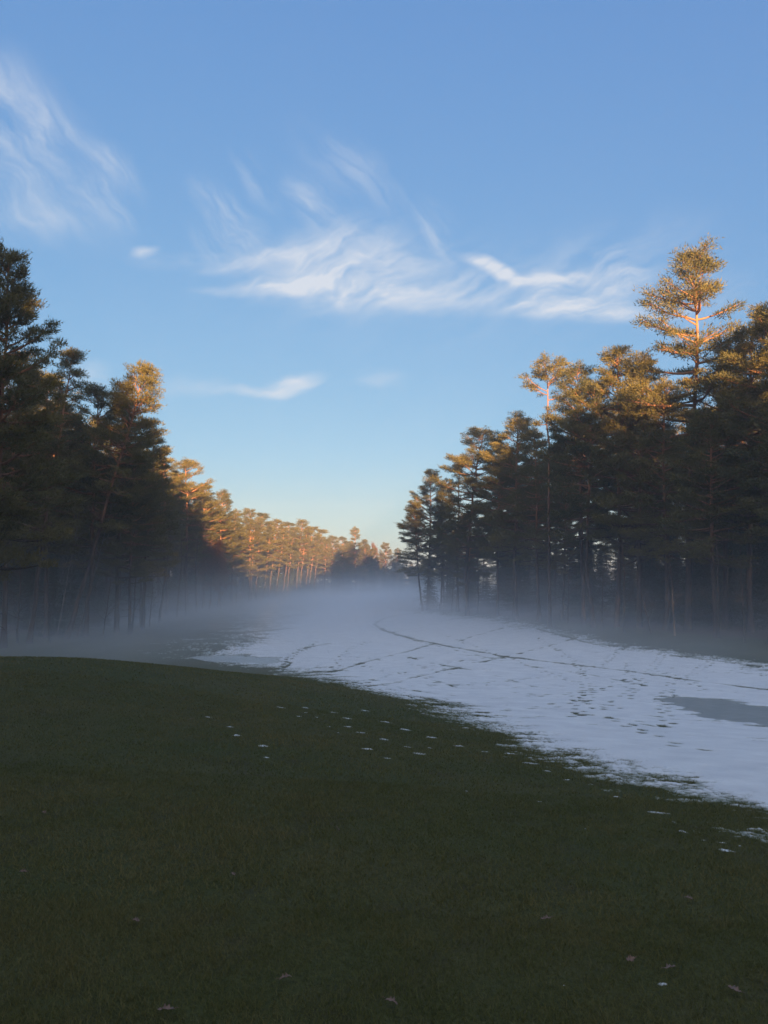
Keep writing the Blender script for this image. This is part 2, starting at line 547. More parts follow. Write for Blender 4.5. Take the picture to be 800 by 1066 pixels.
# --- left-hand wood, near part
GL = 'pines along the front edge of the left-hand wood'
L_FRONT = [
    ('near', (10, 261), -6, 35, 'near-black pine silhouette towering at the left picture edge', 0.72),
    ('e0', (-50, 275), -60, 34, 'dark pine outside the left edge of the photo, only its boughs reaching in', 1.0),
    ('e1', (22, 372), 8, 47, 'dark pine below and behind the tall black silhouette at the left picture edge', 0.95),
    ('i2', (76, 364), 34, 50, 'pine with narrow pointed brown top and long pale leaning trunk on the left', 0.85),
    ('e1', (50, 388), 52, 55, 'shaded pine behind the pale leaning trunk', 0.9),
    ('e3', (104, 403), 92, 57, 'rounded dark pine between the narrow topped pine and the golden leaning one', 0.95),
    ('i0', (154, 380), 72, 55, 'strongly leaning pine with bright golden crown standing out against the sky on the left', 0.9),
    ('e0', (130, 412), 124, 62, 'dark pine right behind the golden leaning pine', 0.9),
    ('e2', (160, 452), 150, 66, 'lower dark pine at the right end of the near left wood', 1.0),
    ('e0', (140, 470), 138, 60, 'low shaded pine filling the gap below the golden leaning crown', 0.95),
]
for v, top, bp, D, lab, fat in L_FRONT:
    pine_at(v, top, bp, D, lab, GL, fat)


def reg_l():
    y = random.uniform(44, 100)
    return float(left_wall(y)) - random.uniform(1.5, 28), y


occL = [(o.location.x, o.location.y) for o in COL.objects if o.type == 'EMPTY']
filler(22, reg_l, SKY_L, ['i0', 'e1', 'e2', 'e0'], 'pine among the many in the dark depth of the near left-hand wood',
       'pines in the depth of the near left-hand wood', hmin=11, occupied=occL, drop=(25, 85))

# --- far left row in the sun
GF = 'sunlit pines in the far left row'
L_FAR = [
    ('i2', (170, 470), 176, 98, 'small golden topped pine just right of the dark near left wood', 0.85),
    ('e3', (193, 483), 196, 112, 'highest golden pine of the far left row', 1.0),
    ('e1', (212, 508), 213, 122, 'golden pine right of the highest one in the far left row', 0.9),
    ('e1', (232, 515), 229, 130, 'golden pine with a small separate round top in the far left row', 0.8),
    ('e2', (245, 535), 243, 150, 'sunlit pine right of the round topped one in the far left row', 0.95),
    ('e0', (261, 534), 260, 164, 'sunlit pine left of the row of bright orange trunks', 0.95),
    ('i1', (274, 538), 268, 176, 'sunlit pine over the leftmost bright orange trunk', 1.0),
    ('i0', (289, 545), 281, 188, 'sunlit pine over the second bright orange trunk', 1.0),
    ('i1', (301, 548), 293, 196, 'sunlit pine with leaning bright trunk in the middle of the orange trunks', 1.0),
    ('i0', (315, 545), 309, 203, 'sunlit pine with the highest top above the orange trunks', 0.95),
    ('i1', (325, 552), 318, 208, 'sunlit pine right of the highest top above the orange trunks', 1.0),
    ('i1', (335, 555), 328, 214, 'sunlit pine with a long leaning trunk at the right end of the orange trunks', 0.95),
    ('e1', (347, 562), 345, 222, 'low sunlit pine right of the orange trunks', 0.95),
    ('e3', (357, 563), 356, 232, 'low hazy gold pine left of the pointed far pine', 0.9),
    ('e2', (370, 553), 370, 240, 'pointed hazy pine rising above the far end of the fairway', 0.8),
    ('e0', (380, 566), 381, 250, 'hazy gold pine between the pointed far pine and the rust coloured tree', 0.9),
    ('e1', (402, 569), 402, 262, 'hazy pine right of the rust coloured far tree', 0.9),
    ('e2', (414, 575), 414, 268, 'hazy pine closest to the tip of the right-hand wood at the far end', 0.9),
]
for v, top, bp, D, lab, fat in L_FAR:
    pine_at(v, (top[0], top[1] - 4), bp, D, lab, GF, fat * 1.2)


for px, py, bp, D in [(266, 538, 262, 166), (281, 543, 274, 180), (296, 549, 287, 191), (307, 550, 300, 198), (320, 551, 313, 204), (330, 556, 322, 209), (341, 561, 337, 217)]:
    pine_at(random.choice(['i1', 'i3']), (px, py), bp, D - 2, 'slender sunlit pine, one of the close row of bright orange trunks', 'slender pines among the orange trunks', 0.85)


def reg_fl():
    y = random.uniform(104, 235)
    return float(left_wall(y)) - random.uniform(5 if y > 150 else 2, 30), y


occF = [(o.location.x, o.location.y) for o in COL.objects if o.type == 'EMPTY']
filler(85, reg_fl, SKY_L, ['i0', 'i2', 'e0', 'e2', 'e3', 'e1'], 'golden green pine behind the front of the far left row',
       'pines behind the far left row', hmin=11, occupied=occF, drop=(1, 16), sep=2.2)
filler(34, lambda: (random.uniform(-30, 26), random.uniform(245, 300)), SKY_L, ['e0', 'e1', 'e2', 'e3'],
       'hazy pine in the wood that closes the far end of the fairway', 'pines closing the far end of the fairway', hmin=7, occupied=occF, drop=(0, 9), sep=2.6)
filler(9, lambda: (random.uniform(19, 34), random.uniform(125, 215)), ([300, 900], [500, 500]), ['e0', 'e1', 'e2'],
       'pine hidden in mist behind the tip of the right-hand wood', 'pines behind the tip of the right-hand wood', hmin=10, hmax=20, occupied=occF, drop=(0, 14), sep=4)


# --- young spruces: dark understorey
def spruces(n, region, label, group, h=(4, 9)):
    k = 0; t = 0
    while k < n and t < 4000:
        t += 1
        x, y = region()
        px = CX + F * x / y
        if px < -30 or px > 830: continue
        s = random.choice([0, 1])
        H = random.uniform(*h)
        tree('young_spruce', SPR[s], 's%d' % s, x, y, H, 10.0, label, 'spruce', group, fat=random.uniform(0.95, 1.3))
        k += 1


spruces(85, lambda: ((lambda y: (float(right_wall(y)) + random.uniform(6, 38), y))(random.uniform(44, 125))),
        'young dark spruce between the trunks of the right-hand wood', 'young spruces in the right-hand wood', (5, 10))
spruces(18, lambda: ((lambda y: (float(right_wall(y)) + random.uniform(7, 26), y))(random.uniform(42, 66))),
        'young dark spruce between the trunks of the right-hand wood', 'young spruces in the right-hand wood', (7, 10))
spruces(7, lambda: (random.uniform(6.5, 14), random.uniform(109, 120)),
        'young spruce behind the trunks at the tip of the right-hand wood', 'young spruces behind the wood tip', (6, 9))
spruces(30, lambda: ((lambda y: (float(left_wall(y)) - random.uniform(-0.5, 4), y))(random.uniform(56, 118))),
        'low dark spruce along the foot of the left-hand wood', 'low spruces along the foot of the left-hand wood', (3, 6.5))
spruces(20, lambda: ((lambda y: (float(left_wall(y)) - random.uniform(5, 12), y))(random.uniform(180, 250))),
        'dark spruce low among the bright orange trunks', 'low spruces among the orange trunks', (3.5, 6.5))
spruces(10, lambda: (random.uniform(-2, 20), random.uniform(236, 290)),
        'misty spruce at the far end beside the tip of the right-hand wood', 'misty spruces beside the wood tip', (8, 13))
spruces(50, lambda: ((lambda y: (float(left_wall(y)) - random.uniform(3, 18), y))(random.uniform(46, 106))),
        'young dark spruce between the trunks of the left-hand wood', 'young spruces in the left-hand wood', (5, 11))
spruces(36, lambda: ((lambda y: (float(left_wall(y)) - random.uniform(5, 18), y))(random.uniform(100, 240))),
        'young spruce under the far left row of pines', 'young spruces of the far left row', (4, 8))
spruces(14, lambda: (random.uniform(-42, -18), random.uniform(212, 248)),
        'young spruce behind the bright orange trunks', 'young spruces behind the orange trunks', (8, 13))
spruces(14, lambda: (random.uniform(-22, 12), random.uniform(236, 262)),
        'young spruce in the mist at the far end of the fairway', 'young spruces at the far end', (5, 10))


# --- leafless and rusty broadleaved trees
def bare_at(v, kind, base_px, D, H, label, cat, group=None, lean=(0, 0), fat=1.0):
    x = (base_px - CX) / F * D
    hb = 14.0 if v == 'birch' else 11.0
    tree(kind, BARE[v], v, x, D, H, hb, label, cat, group, lean=lean, fat=fat)


bare_at('birch', 'birch_tree', 84, 57, 12, 'leaning birch with pale thin trunk in front of the left-hand wood', 'birch', lean=(2.6, 0), fat=0.6)
bare_at('birch', 'birch_tree', 62, 55, 11, 'second thinner birch left of the leaning pale one', 'birch', lean=(1.5, 0.5), fat=0.6)
bare_at('b0', 'bare_tree', 168, 78, 9.5, 'leafless twiggy tree with a pale forked stem right of the near left wood', 'bare tree', lean=(1.0, 0))
bare_at('b1', 'bare_tree', 186, 90, 10, 'leafless tree in the mist left of the rust leaved tree', 'bare tree', lean=(0.4, 0))
bare_at('b0', 'bare_tree', 148, 70, 8.5, 'small leafless tree at the foot of the near left wood', 'bare tree', lean=(-0.3, 0))
bare_at('b1', 'bare_tree', 206, 108, 11, 'leafless tree with a rounded twig crown in front of the golden row', 'bare tree')
bare_at('b0', 'bare_tree', 125, 66, 8, 'leafless tree low in the shade below the golden leaning pine', 'bare tree')
bare_at('rust', 'beech_tree', 219, 116, 9.5, 'beech with rust red leaves left at the foot of the golden far row', 'beech', fat=1.15)
bare_at('rust2', 'beech_tree', 231, 122, 8, 'smaller beech with rust leaves right of the larger one', 'beech')
bare_at('rust2', 'beech_tree', 390, 255, 15.8, 'rust coloured broadleaved tree rising among the hazy pines at the far end', 'beech', fat=0.8)
bare_at('b1', 'bare_tree', 247, 140, 7, 'leafless tree in mist under the golden row, left one', 'bare tree')
bare_at('b0', 'bare_tree', 352, 218, 10, 'leafless tree in mist at the right end of the orange trunks', 'bare tree')
bare_at('b1', 'bare_tree', 375, 235, 11, 'leafless tree in mist at the middle of the far end', 'bare tree')
bare_at('b0', 'bare_tree', 498, 90, 8, 'leafless tree standing among the trunks near the tip of the right-hand wood', 'bare tree')
bare_at('b1', 'bare_tree', 648, 57, 7, 'leafless sapling in the shade of the right-hand wood left of the tallest trunk', 'bare tree')
bare_at('b0', 'bare_tree', 745, 50, 6.5, 'leafless sapling in the shade right of the tallest trunk', 'bare tree')

for k, (px, D, H) in enumerate([(470, 99, 6), (533, 80, 5), (590, 68, 6), (625, 60, 5), (676, 55, 4.5), (700, 53, 6), (772, 47, 5), (795, 45.5, 4),
                                (22, 50, 6), (55, 51, 4.5), (110, 56, 5), (140, 62, 6.5), (158, 70, 5), (195, 95, 7)]):
    bare_at(('b0', 'b1')[k % 2], 'bare_tree', px, D, H, 'thin leafless sapling at the shaded foot of a wood', 'bare tree', 'leafless saplings along the shaded wood edges', lean=(random.gauss(0, .5), 0), fat=0.9)

# --- unseen wood behind the camera, shaped so that it throws the long evening shade over lawn and fairway
SUN_EL, SUN_AZ = rad(4.6), rad(10)          # the sun stands behind the camera, 10 degrees to its right


def wood_behind():
    mb = MB()
    rng = np.random.default_rng(5)
    srcs = []
    for k in ('e0', 'e1', 'e3', 'i0'):
        out = []
        for nm in ('crown', 'trunk'):
            m = PINES[k][nm]
            v = np.zeros(len(m.vertices) * 3, np.float32); m.vertices.foreach_get('co', v); v = v.reshape(-1, 3)
            li = np.zeros(len(m.loops), np.int32); m.loops.foreach_get('vertex_index', li)
            out.append((v, li.reshape(-1, 3 if nm == 'crown' else 4)))
        srcs.append(out)
    for sp_ in SPR:
        m = sp_['crown']
        v = np.zeros(len(m.vertices) * 3, np.float32); m.vertices.foreach_get('co', v)
        li = np.zeros(len(m.loops), np.int32); m.loops.foreach_get('vertex_index', li)
        srcs.append([(v.reshape(-1, 3), li.reshape(-1, 3))])
    def stand(x, y, h, i, wide=1.15):
        a = rng.random() * 6.28
        s = h / PH if i < 4 else h / 10.0
        R = np.array([[math.cos(a), -math.sin(a), 0], [math.sin(a), math.cos(a), 0], [0, 0, 1]])
        g = float(gz(x, y))
        for v, f in srcs[i]:
            mb.add((v * s) @ R.T * [wide, wide, 1] + [x, y, g], f)
    for row, yy in enumerate((-52, -56, -61, -66, -72)):
        for k in range(22):
            x = -62 + k * 7.0 + rng.normal() * 0.8 + row * 2.7
            h = 20.4 + 1.4 * math.sin(x * 0.09 + 1) + rng.normal() * 0.8
            h += 4.0 * float(sstep(24, 33, x)) - 2.2 * float(sstep(4, 9, x) * sstep(24, 19, x))  # heights shaped to set how far down the woods ahead are shaded
            if row in (1, 3): h -= 2.5
            stand(x, yy + rng.normal(), h, rng.integers(0, 4))
    for row, yy in enumerate((-37, -40, -43, -46, -50)):  # low spruces added to stop sun leaking through onto the lawn
        for k in range(34):
            stand(-60 + k * 4.4 + row * 1.5 + rng.normal() * 0.4, yy + rng.normal() * 0.6, 8.5 + rng.normal(), 4 + rng.integers(0, 2), 1.6)
    for x, y, h in ((-12, 4.5, 20), (-13.5, 9, 19), (-9.5, -1, 20.5), (-15, 14, 18), (-17.5, 3, 20)):  # unseen pines added left of the camera to keep the left-edge pine dark
        stand(x, y, h, 0, 1.1)
    o = put('shade_forest', mb.mesh('shade_forest', M_NEEDLE), None, kind='stuff', label='unseen pine wood behind and beside the camera, shaped for the shade it casts', category='wood')
    return o


wood_behind()


def distant_wood():
    mb = MB(); rng = np.random.default_rng(8)
    m = SPR[0]['crown']
    v = np.zeros(len(m.vertices) * 3, np.float32); m.vertices.foreach_get('co', v); v = v.reshape(-1, 3)
    li = np.zeros(len(m.loops), np.int32); m.loops.foreach_get('vertex_index', li); f = li.reshape(-1, 3)
    spots = [(float(right_wall(y)) + 42 + rng.normal() * 3, y, 6.8) for y in np.arange(40, 130, 3.4)]
    spots += [(float(left_wall(y)) - 32 + rng.normal() * 3, y, 8.5) for y in np.arange(44, 240, 3.6)]
    spots += [(x, 308 + rng.normal() * 2, 11) for x in np.arange(-60, 60, 4.5)]
    for x, y, h in spots:
        s = h * (0.85 + 0.3 * rng.random()) / 10; a = rng.random() * 6.28
        M = np.array([[math.cos(a), -math.sin(a), 0], [math.sin(a), math.cos(a), 0], [0, 0, 1]])
        mb.add((v * s) @ M.T * [1.7, 1.7, 1] + [x, y, float(gz(x, y))], f)
    put('distant_wood', mb.mesh('distant_wood', M_SPRUCE), None, kind='stuff', label='dark thicket deep behind the trunks of the woods', category='wood')


distant_wood()

# ------------------------------------------------------------------ ground
def lawn_mesh(mat):
    fa = np.radians(np.arange(-46, 46.01, 0.3))
    ba = np.radians(np.arange(49, 312, 3.0))
    ang = np.concatenate([fa, ba]); na = len(ang)
    r = np.geomspace(0.4, 318, 270); nr = len(r)
    A, R = np.meshgrid(ang, r)
    X = R * np.sin(A); Y = R * np.cos(A)
    Z = gz(X, Y)
    v = np.stack([X, Y, Z], -1).reshape(-1, 3)
    v = np.vstack([v, [[0, 0, float(gz(0, 0))]]])
    i = np.arange(nr - 1)[:, None] * na; j = np.arange(na)[None]; k = (j + 1) % na
    f = np.stack([i + k, i + j, i + na + j, i + na + k], -1).reshape(-1, 4)
    mb = MB(); mb.add(v, f)
    jj = np.arange(na)
    mb.f3.append(np.stack([jj, (jj + 1) % na, np.full(na, nr * na)], -1))
    return mb.mesh('lawn', mat, True)


def mat_lawn():
    m, nt, out = new_mat('lawn_grass'); g = N(nt)
    P = g.n('ShaderNodeNewGeometry').outputs['Position']
    big = g.noise(P, 0.35, 4, 0.6)
    mid = g.noise(P, 2.2, 5, 0.65)
    fine = g.noise(P, 38, 4, 0.7)
    c = g.mix(g.rng(big, 0.35, 0.68, smooth=True), (0.060, 0.072, 0.023), (0.088, 0.086, 0.035))
    c = g.mix(g.rng(mid, 0.48, 0.75, 0, 0.75, True), c, (0.058, 0.050, 0.030))
    c = g.mix(g.rng(fine, 0.3, 0.75, 0, 0.8, True), c, (0.026, 0.033, 0.013))
    # forest floor: brown litter under the trees
    sp = g.n('ShaderNodeSeparateXYZ', {0: P})
    at = g.n('ShaderNodeAttribute', attribute_name='tone').outputs['Fac']
    litter = g.mix(g.rng(fine, 0.3, 0.7), (0.035, 0.026, 0.018), (0.085, 0.055, 0.035))
    c = g.mix(g.rng(g.math('ADD', at, g.math('MULTIPLY', g.math('SUBTRACT', mid, 0.5), 0.5)), 0.55, 0.8, smooth=True), c, litter)
    h = g.math('ADD', g.math('MULTIPLY', fine, 0.025), g.math('MULTIPLY', mid, 0.06))
    bp = g.n('ShaderNodeBump', {'Strength': 0.9, 'Distance': 1.0, 'Height': h}).outputs[0]
    d = g.n('ShaderNodeBsdfPrincipled', {'Base Color': c, 'Roughness': 0.9, 'Normal': bp, 'Specular IOR Level': 0.15})
    g.link(d.outputs[0], out.inputs[0])
    return m


M_LAWN = mat_lawn()
lm = lawn_mesh(M_LAWN)
co = np.zeros(len(lm.vertices) * 3, np.float32); lm.vertices.foreach_get('co', co); co = co.reshape(-1, 3)
xx, yy = co[:, 0], co[:, 1]
lit = np.maximum(sstep(0, 5, xx - right_wall(yy)), sstep(0, 5, left_wall(yy) - xx)) * sstep(18, 30, yy)
lit = np.maximum(lit, sstep(236, 246, yy)); lit = np.maximum(lit, sstep(-40, -48, yy))
lm.attributes['tone'].data.foreach_set('value', lit.astype(np.float32))
put('lawn', lm, None, kind='structure')

# ------------------------------------------------------------------ snow
EDGE_PX = [(200, 685), (250, 693), (300, 702), (350, 712), (400, 723), (450, 737), (500, 757), (550, 779), (600, 797),
           (650, 814), (700, 832), (750, 852), (800, 872), (850, 893), (900, 917), (980, 958), (1040, 998)]
EDGE = [hit(*p)[:2] for p in EDGE_PX]
R_PX = [(1040, 738), (980, 725), (900, 708), (800, 691), (760, 686), (720, 681), (680, 675), (640, 668), (600, 659), (560, 650), (520, 643), (480, 638.5), (440, 636), (425, 634)]
RE = [hit(*p)[:2] for p in R_PX]
FAR = [(8, 125), (12, 150), (14, 200), (4, 236), (-16, 236), (-19, 200), (-20, 150), (-19, 110)]
LE = [hit(*p)[:2] for p in [(262, 648), (240, 658), (225, 668), (205, 677)]]
POLY = np.array(EDGE + RE + FAR + LE)


def signed(P, x, y):
    """distance inside (+) or outside (-) the closed outline P"""
    d2 = np.full(x.shape, 1e9); inside = np.zeros(x.shape, bool)
    n = len(P)
    for i in range(n):
        ax, ay = P[i]; bx, by = P[(i + 1) % n]
        ex, ey = bx - ax, by - ay
        t = np.clip(((x - ax) * ex + (y - ay) * ey) / (ex * ex + ey * ey + 1e-9), 0, 1)
        d2 = np.minimum(d2, (x - ax - t * ex) ** 2 + (y - ay - t * ey) ** 2)
        c = ((ay > y) != (by > y)) & (x < (bx - ax) * (y - ay) / (by - ay + 1e-12) + ax)
        inside ^= c
    d = np.sqrt(d2)
    return np.where(inside, d, -d)


def px_line(pts):
    return np.array([hit(*p)[:2] for p in pts])


def resample(L, step):
    s = np.concatenate([[0], np.cumsum(np.hypot(*np.diff(L, axis=0).T))])
    q = np.arange(0, s[-1], step)
    return np.column_stack([np.interp(q, s, L[:, 0]), np.interp(q, s, L[:, 1])])


# cart and ski tracks, then footprints, each laid out as a path on the ground
TRACKS = [
    ([(436, 638), (412, 641), (398, 645), (390, 650), (398, 656), (430, 665), (470, 674), (520, 683), (575, 690), (640, 698), (700, 706), (760, 714), (830, 722)], 0.16, 1.0),
    ([(524, 654), (500, 661), (480, 668)], 0.12, 0.7),
    ([(560, 655), (640, 676), (700, 683), (800, 695)], 0.10, 0.5),
    ([(240, 660), (300, 655), (360, 650)], 0.2, 0.5),
    ([(330, 702), (380, 690), (430, 677), (452, 671)], 0.13, 0.75),
    ([(255, 662), (330, 672), (400, 667)], 0.15, 0.4),
    ([(395, 655), (450, 672), (530, 690), (620, 704), (720, 722)], 0.10, 0.6),
    ([(470, 645), (430, 655), (370, 666), (310, 676)], 0.12, 0.6),
    ([(600, 664), (560, 676), (500, 690), (430, 706), (380, 716)], 0.10, 0.6),
    ([(350, 680), (420, 684), (500, 700), (560, 716)], 0.10, 0.5),
]
STEPS = [
    [(655, 672), (636, 684), (628, 693), (600, 700), (560, 706), (500, 712), (420, 716)],
    [(690, 682), (678, 697), (670, 712), (655, 722), (640, 738), (632, 744)],
    [(655, 690), (655, 712), (610, 722), (575, 736), (535, 740), (480, 742)],
    [(296, 696), (303, 684), (318, 676), (333, 668)],
    [(288, 700), (299, 690), (306, 680), (325, 672)],
    [(345, 700), (352, 688), (362, 677), (385, 668)],
    [(360, 712), (420, 700), (470, 690), (520, 684)],
    [(620, 745), (700, 760), (790, 765)],
    [(500, 745), (560, 748), (620, 744)],
    [(470, 716), (440, 704), (400, 700), (370, 690)],
    [(540, 722), (600, 730), (660, 742)],
    [(690, 700), (720, 712), (735, 722)],
    [(430, 650), (470, 664), (540, 690), (600, 712)],
    [(560, 664), (600, 690), (612, 720), (600, 750)],
    [(390, 712), (440, 722), (520, 728), (600, 722), (660, 706)],
    [(740, 690), (700, 712), (690, 735), (700, 760)],
    [(310, 690), (360, 684), (420, 690), (470, 703)],
    [(640, 748), (690, 775), (760, 790)],
]


def snow_thickness(x, y):
    D = np.hypot(x, y)
    sd = signed(POLY, x, y)
    w = 0.75 + 0.035 * D
    left = sstep(-6, -12, x) * sstep(38, 44, y)
    t = sd / (w * (1 + 2.2 * left))
    t = np.clip(t, -3, 1.6)
    streak = fbm(x * 1.9 + 2.0 * fbm(x * .5, y * .5, 2, 71), y * 3.4, 4, 33)
    lump = fbm(x * 0.55, y * 0.55, 3, 21)
    fine = fbm(x * 7, y * 7, 3, 57)
    grain = fbm(x * 22, y * 22, 2, 77)
    edge = sstep(2.2, 0.2, np.abs(t))
    t = t + edge * (0.75 * streak + 0.5 * lump + 0.55 * fine + 0.5 * grain)
    inner = sstep(0.8, 1.5, t)
    t = t - inner * (0.45 * sstep(0.25, 0.75, streak) + 0.25 * sstep(0.2, 0.8, fine)) * sstep(45, 20, D)
    # scattered holes where grass shows through
    holes = sstep(0.52, 0.72, fbm(x * 1.3 + 5, y * 2.1, 4, 91)) * sstep(60, 30, D)
    t = t - 1.1 * holes
    crust = fbm(x * 0.7 + 3, y * 1.0, 4, 131)
    t = t - 0.75 * sstep(0.0, 0.5, crust) * sstep(90, 40, D)
    t = t - 1.0 * sstep(0.30, 0.55, fbm(x * 3.1, y * 5.0, 3, 141)) * sstep(0.0, 0.35, crust) * sstep(60, 30, D)
    for pts, wd, dp in TRACKS:
        L = px_line(pts); n = resample(L, 0.6)
        n = n + np.column_stack([fbm(n[:, 0] * .3, n[:, 1] * .3, 2, 5), fbm(n[:, 0] * .3, n[:, 1] * .3, 2, 6)]) * 0.18
        lo = n.min(0) - 1.5; hi = n.max(0) + 1.5
        msk = (x > lo[0]) & (x < hi[0]) & (y > lo[1]) & (y < hi[1])
        xs, ys = x[msk], y[msk]
        d2 = np.full(xs.shape, 9e9)
        for i in range(len(n) - 1):
            ex, ey = n[i + 1] - n[i]
            tt = np.clip(((xs - n[i, 0]) * ex + (ys - n[i, 1]) * ey) / (ex * ex + ey * ey + 1e-9), 0, 1)
            d2 = np.minimum(d2, (xs - n[i, 0] - tt * ex) ** 2 + (ys - n[i, 1] - tt * ey) ** 2)
        dd = np.sqrt(d2)
        wv = wd * (1 + 0.012 * np.hypot(xs, ys))
        br = 0.8 + 0.5 * fbm(xs * 1.4, ys * 1.4, 3, 44)
        t[msk] -= dp * 1.95 * br * np.exp(-(dd / wv) ** 2)
    rg = np.random.default_rng(3)
    for pts in STEPS:
        n = resample(px_line(pts), 0.52)
        for i in range(len(n) - 1):
            if rg.random() < 0.12: continue
            d = n[i + 1] - n[i]; d /= np.hypot(*d)
            s = (1 if i % 2 else -1) * (0.10 + 0.05 * rg.random())
            cx, cy = n[i] + np.array([-d[1], d[0]]) * s + rg.normal(size=2) * 0.05
            msk = (np.abs(x - cx) < 0.5) & (np.abs(y - cy) < 0.5)
            if not msk.any(): continue
            a = (x[msk] - cx) * d[0] + (y[msk] - cy) * d[1]
            b = -(x[msk] - cx) * d[1] + (y[msk] - cy) * d[0]
            q = (a / 0.21) ** 2 + (b / 0.11) ** 2
            t[msk] -= (1.45 + 0.9 * rg.random()) * np.exp(-q ** 1.5)
    for P in PUDDLES:
        s2 = signed(P, x, y)
        t = np.where(s2 > -1.4, t - 3.6 * sstep(-0.7, 0.5, s2 + 0.8 * fbm(x * 1.3, y * 1.6, 4, 12)), t)
    return t


PUDDLES = [px_line([(700, 729), (722, 727), (752, 730), (790, 737), (870, 746), (870, 757), (800, 755), (768, 752), (742, 747), (722, 739)]),
           px_line([(213, 684.5), (240, 684), (280, 686.5), (276, 690), (245, 688.8), (226, 687.2)])]


def cut_sheet(a0, a1, na, ys, fn, name, mat, keep, zfn):
    A, Yg = np.meshgrid(np.linspace(a0, a1, na), ys)
    X = A * Yg
    T = fn(X, Yg)
    Z = zfn(X, Yg, T)
    nr = len(ys)
    i = np.arange(nr - 1)[:, None] * na; j = np.arange(na - 1)[None]
    f = np.stack([i + j, i + j + 1, i + na + j + 1, i + na + j], -1).reshape(-1, 4)
    Tf = T.ravel()
    f = f[Tf[f].max(1) > keep]
    used = np.zeros(na * nr, bool); used[f.ravel()] = True
    idx = np.cumsum(used) - 1
    v = np.stack([X, Yg, Z], -1).reshape(-1, 3)[used]
    mb = MB(); mb.add(v, idx[f], Tf[used])
    return mb.mesh(name, mat, True)


def mat_snow():
    m, nt, out = new_mat('snow'); g = N(nt)
    P = g.n('ShaderNodeNewGeometry').outputs['Position']
    at = g.n('ShaderNodeAttribute', attribute_name='tone').outputs['Fac']
    fine = g.noise(P, 14, 5, 0.7); mid = g.noise(P, 1.4, 4, 0.6)
    thin = g.math('ADD', at, g.math('MULTIPLY', g.math('SUBTRACT', fine, 0.5), 0.9))
    c = g.mix(g.rng(mid, 0.3, 0.7), (0.54, 0.57, 0.61), (0.67, 0.70, 0.73))
    c = g.mix(g.rng(thin, 0.05, 0.85, smooth=True), (0.17, 0.19, 0.15), c)
    stalk = g.noise(P, 55, 3, 0.75)
    c = g.mix(g.math('MULTIPLY', g.rng(stalk, 0.62, 0.72), g.rng(mid, 0.35, 0.65, 0.15, 0.8)), c, (0.16, 0.16, 0.10))
    h = g.math('ADD', g.math('MULTIPLY', fine, 0.02), g.math('MULTIPLY', mid, 0.05))
    bp = g.n('ShaderNodeBump', {'Strength': 0.8, 'Distance': 1.0, 'Height': h}).outputs[0]
    d = g.n('ShaderNodeBsdfPrincipled', {'Base Color': c, 'Roughness': 0.75, 'Normal': bp, 'Specular IOR Level': 0.25})
    g.link(d.outputs[0], out.inputs[0])
    return m


M_SNOW = mat_snow()
ysn = np.concatenate([1 / np.linspace(1 / 6.0, 1 / 60.0, 760), 1 / np.linspace(1 / 60.0, 1 / 240.0, 130)[1:]])
sm = cut_sheet(-0.33, 0.72, 1320, ysn, snow_thickness, 'snow_cover', M_SNOW, -0.25,
               lambda x, y, t: gz(x, y) + np.clip(t, -1, 1) * (0.024 + 0.0006 * y) + 0.004 * fbm(x * 3, y * 3, 2, 8))
put('snow_cover', sm, None, kind='structure')


def mat_slush():
    m, nt, out = new_mat('slush'); g = N(nt)
    P = g.n('ShaderNodeNewGeometry').outputs['Position']
    n1 = g.noise(P, 2.5, 5, 0.65)
    c = g.mix(g.rng(n1, 0.35, 0.7), (0.23, 0.26, 0.26), (0.30, 0.33, 0.34))
    bp = g.n('ShaderNodeBump', {'Strength': 0.3, 'Distance': 0.1, 'Height': n1}).outputs[0]
    d = g.n('ShaderNodeBsdfPrincipled', {'Base Color': c, 'Roughness': 0.42, 'Normal': bp})
    g.link(d.outputs[0], out.inputs[0])
    return m


M_SLUSH = mat_slush()
for P in PUDDLES:
    ar = P[:, 0] / P[:, 1]
    pm = cut_sheet(ar.min() - 0.03, ar.max() + 0.03, 90, np.linspace(P[:, 1].min() - 1.2, P[:, 1].max() + 1.2, 60),
                   lambda x, y: np.clip(signed(P, x, y) + 0.7, -0.5, 0.5), 'puddle', M_SLUSH, 0.0,
                   lambda x, y, t: gz(x, y) + 0.008 + 0 * t)
    put('puddle', pm, None, kind='structure')

